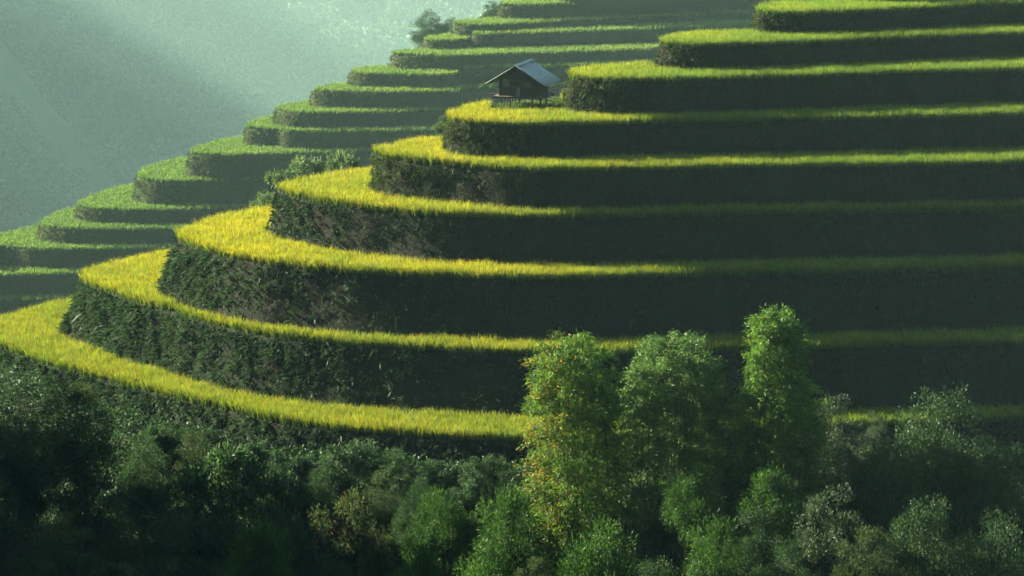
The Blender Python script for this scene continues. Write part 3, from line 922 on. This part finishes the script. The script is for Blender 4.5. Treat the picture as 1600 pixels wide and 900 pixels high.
# ------------------------------------------------------------------ hut on stilts
def bxm(name, parts, mat, parent, rot=None, bevel=.006):
    """parts: list of (centre, size, rotation euler) boxes gathered as one part"""
    bm = bmesh.new()
    from mathutils import Matrix, Euler
    for c, s_, *r in parts:
        e = Euler(r[0]) if r else Euler((0, 0, 0))
        g = bmesh.ops.create_cube(bm, size=1)
        M = Matrix.Translation(c) @ e.to_matrix().to_4x4() @ Matrix.Diagonal((*s_, 1))
        bmesh.ops.transform(bm, matrix=M, verts=g['verts'])
    bmesh.ops.bevel(bm, geom=bm.edges[:], offset=bevel, segments=1, affect='EDGES')
    me = bpy.data.meshes.new(name); bm.to_mesh(me); bm.free()
    return link(name, me, mat, parent)

def wood_mat(name, a, b, sc=(6, 6, 1.2)):
    m, n, l = new_mat(name)
    out = n.new('ShaderNodeOutputMaterial'); p = n.new('ShaderNodeBsdfPrincipled'); p.inputs['Roughness'].default_value = .8
    tc = n.new('ShaderNodeTexCoord'); mp = n.new('ShaderNodeMapping'); mp.inputs['Scale'].default_value = sc
    no = n.new('ShaderNodeTexNoise'); no.inputs['Scale'].default_value = 2.5; no.inputs['Detail'].default_value = 7
    r = n.new('ShaderNodeValToRGB'); r.color_ramp.elements[0].position = .35; r.color_ramp.elements[1].position = .68
    r.color_ramp.elements[0].color = (*a, 1); r.color_ramp.elements[1].color = (*b, 1)
    l.new(tc.outputs['Object'], mp.inputs[0]); l.new(mp.outputs[0], no.inputs['Vector']); l.new(no.outputs[0], r.inputs[0])
    l.new(r.outputs[0], p.inputs['Base Color'])
    bp = n.new('ShaderNodeBump'); bp.inputs['Strength'].default_value = .4; bp.inputs['Distance'].default_value = .02
    l.new(no.outputs[0], bp.inputs['Height']); l.new(bp.outputs[0], p.inputs['Normal'])
    l.new(p.outputs[0], out.inputs[0]); return m
MW = wood_mat('weathered_board', (.035, .028, .025), (.085, .07, .06))
MW2 = wood_mat('rail_wood', (.07, .06, .05), (.16, .14, .12))
MWR = wood_mat('reddish_board', (.048, .038, .030), (.095, .072, .058))
MSH = wood_mat('grey_panel', (.12, .12, .12), (.20, .20, .20), (3, 3, 3))
MROOF = wood_mat('roof_sheet', (.20, .27, .23), (.38, .47, .41), (1, 4, 4))
hx = aty(815, 150, 187.4)
hut = bpy.data.objects.new('stilt_hut', None); SC.collection.objects.link(hut)
hut.location = (hx[0] + .12, 187.4, NZ[5]); hut.rotation_euler = (0, 0, R(-19))
tag(hut, 'small dark wooden hut on stilts with a grey corrugated gable roof', 'hut')
PZ = .90       # floor top
HW, HD = 1.25, 1.05   # half width, half depth
EZ, RZ_ = 1.25, 2.02  # wall height at the side, ridge height above floor
def gable(name, y, mat):
    bm = bmesh.new()
    nB = 14
    for i in range(nB):                     # upright boards, each a little different
        x0 = -HW + 2 * HW * i / nB + .004; x1 = -HW + 2 * HW * (i + 1) / nB - .004
        f = lambda x: RZ_ - (RZ_ - EZ) * abs(x) / HW - .03
        yy = y + random.uniform(-.008, .008)
        vs = [bm.verts.new((x, yy + s_ * .012, z)) for s_ in (-1, 1) for x, z in ((x0, .01), (x1, .01), (x1, f(x1)), (x0, f(x0)))]
        for q in ((0, 1, 2, 3), (7, 6, 5, 4), (0, 4, 5, 1), (1, 5, 6, 2), (2, 6, 7, 3), (3, 7, 4, 0)):
            bm.faces.new([vs[k] for k in q])
    me = bpy.data.meshes.new(name); bm.to_mesh(me); bm.free()
    o = link(name, me, mat, hut); o.location = (0, 0, PZ); return o
gable('wall', -HD, MW); gable('wall', HD, MW)
for sx in (-1, 1):
    o = bxm('wall', [((sx * HW, -HD + .1 + 2 * (HD - .1) * (i + .5) / 11, EZ / 2), (.024, 2 * (HD - .1) / 11 - .008, EZ - .03)) for i in range(11)], MWR if sx > 0 else MW, hut)
    o.location = (0, 0, PZ)
def corner_posts():
    for sx in (-1, 1):
        for sy in (-1, 1):
            bxm('corner_post', [((sx * (HW + .03), sy * (HD + .03), PZ + EZ / 2), (.07, .07, EZ))], MW, hut)
corner_posts()
yF = -HD - .03
bxm('rail', [((0, yF, PZ + .62), (2 * HW, .03, .05))], MW2, hut)
bxm('rail', [((0, yF, PZ + 1.02), (2 * HW * .93, .025, .035))], MW2, hut)
bxm('centre_stud', [((-.12, yF - .012, PZ + .98), (.05, .03, 1.7))], MW, hut)
bxm('shutter', [((-.82, yF, PZ + .88), (.42, .03, .46)), ((-.82, yF - .02, PZ + .88), (.44, .015, .03))], MSH, hut)
bxm('door', [((-.02, yF - .005, PZ + .30), (.30, .03, .58))], MSH, hut)
bxm('wall_panel', [((-.62, yF, PZ + .30), (.80, .02, .55))], MWR, hut)
bxm('wall_panel', [((.62, yF, PZ + .80), (.50, .02, .32))], MW2, hut)
# floor platform: boards over joists, wider than the walls
bxm('platform', [((-1.62 + 3.24 * (i + .5) / 16, 0, -.02 + PZ), (3.24 / 16 - .012, 2 * HD + .5 + random.uniform(-.1, .1), .04)) for i in range(16)], MW2, hut)
for y in (-HD, 0, HD):
    bxm('joist', [((0, y, PZ - .09), (3.5, .09, .09))], MW, hut)
for x, y in ((-1.15, -HD), (-.62, HD), (.95, -HD), (1.2, HD), (-1.15, HD), (1.15, 0), (-.55, -HD)):
    bm = bmesh.new()
    g = bmesh.ops.create_cone(bm, cap_ends=True, segments=8, radius1=.06, radius2=.045, depth=PZ + .35)
    me = bpy.data.meshes.new('stilt'); bm.to_mesh(me); bm.free()
    o = link('stilt', me, MW, hut); o.location = (x, y, (PZ - .1) / 2 - .12); o.rotation_euler = (random.uniform(-.04, .04), random.uniform(-.05, .05), 0)
bxm('brace', [((1.75, -.3, PZ - .2), (.85, .05, .05), (0, R(24), 0))], MW2, hut)
bxm('drying_pole', [((-1.85, -.6, PZ + .04), (.75, .045, .045), (0, R(-7), 0))], MW2, hut)
# corrugated roof sheets
RW, RL0, RL1 = 2.06, -HD - .62, HD + .62
pitch = math.atan2(RZ_ - EZ, HW)
for sx in (-1, 1):
    n = 88; V = []; lo = []; st = []
    rows = [(0.0, .07), (.33, .055), (.66, .04), (1.0, 0)]
    for t, _ in rows:
        for k in range(n):
            y = RL0 + (RL1 - RL0) * k / (n - 1)
            w = .014 * math.sin(k * 2 * math.pi / 4)
            x = sx * RW * t; z = RZ_ + .07 - math.tan(pitch) * RW * t + w - .02 * math.sin(t * 3.1) + .012 * math.sin(y * 3 + sx)
            V.append((x, y, z))
    m_ = len(V)
    for i in range(len(rows) - 1):
        for k in range(n - 1):
            st.append(len(lo)); lo += [i * n + k, i * n + k + 1, (i + 1) * n + k + 1, (i + 1) * n + k]
    me = mesh_np('roof', V, lo, st)
    o = link('roof', me, MROOF, hut); o.location = (0, 0, PZ)
    sol = o.modifiers.new('thick', 'SOLIDIFY'); sol.thickness = .012; sol.offset = -1
    for k, y in enumerate((RL0 + .06, 0, RL1 - .06)):
        c = (sx * RW / 2 * .97, y, PZ + RZ_ - math.tan(pitch) * RW / 2 * .97 - .02)
        bxm('rafter', [(c, (RW / math.cos(pitch) * .97, .05, .06), (0, sx * pitch, 0))], MW, hut)
    bxm('eave_beam', [((sx * (HW + .45), 0, PZ + RZ_ - math.tan(pitch) * (HW + .45) - .07), (.06, RL1 - RL0 - .1, .06))], MW, hut)
bxm('ridge_cap', [((.09, 0, PZ + RZ_ + .075), (.22, RL1 - RL0, .012), (0, pitch * .8, 0)), ((-.09, 0, PZ + RZ_ + .075), (.22, RL1 - RL0, .012), (0, -pitch * .8, 0))], MROOF, hut, bevel=.002)
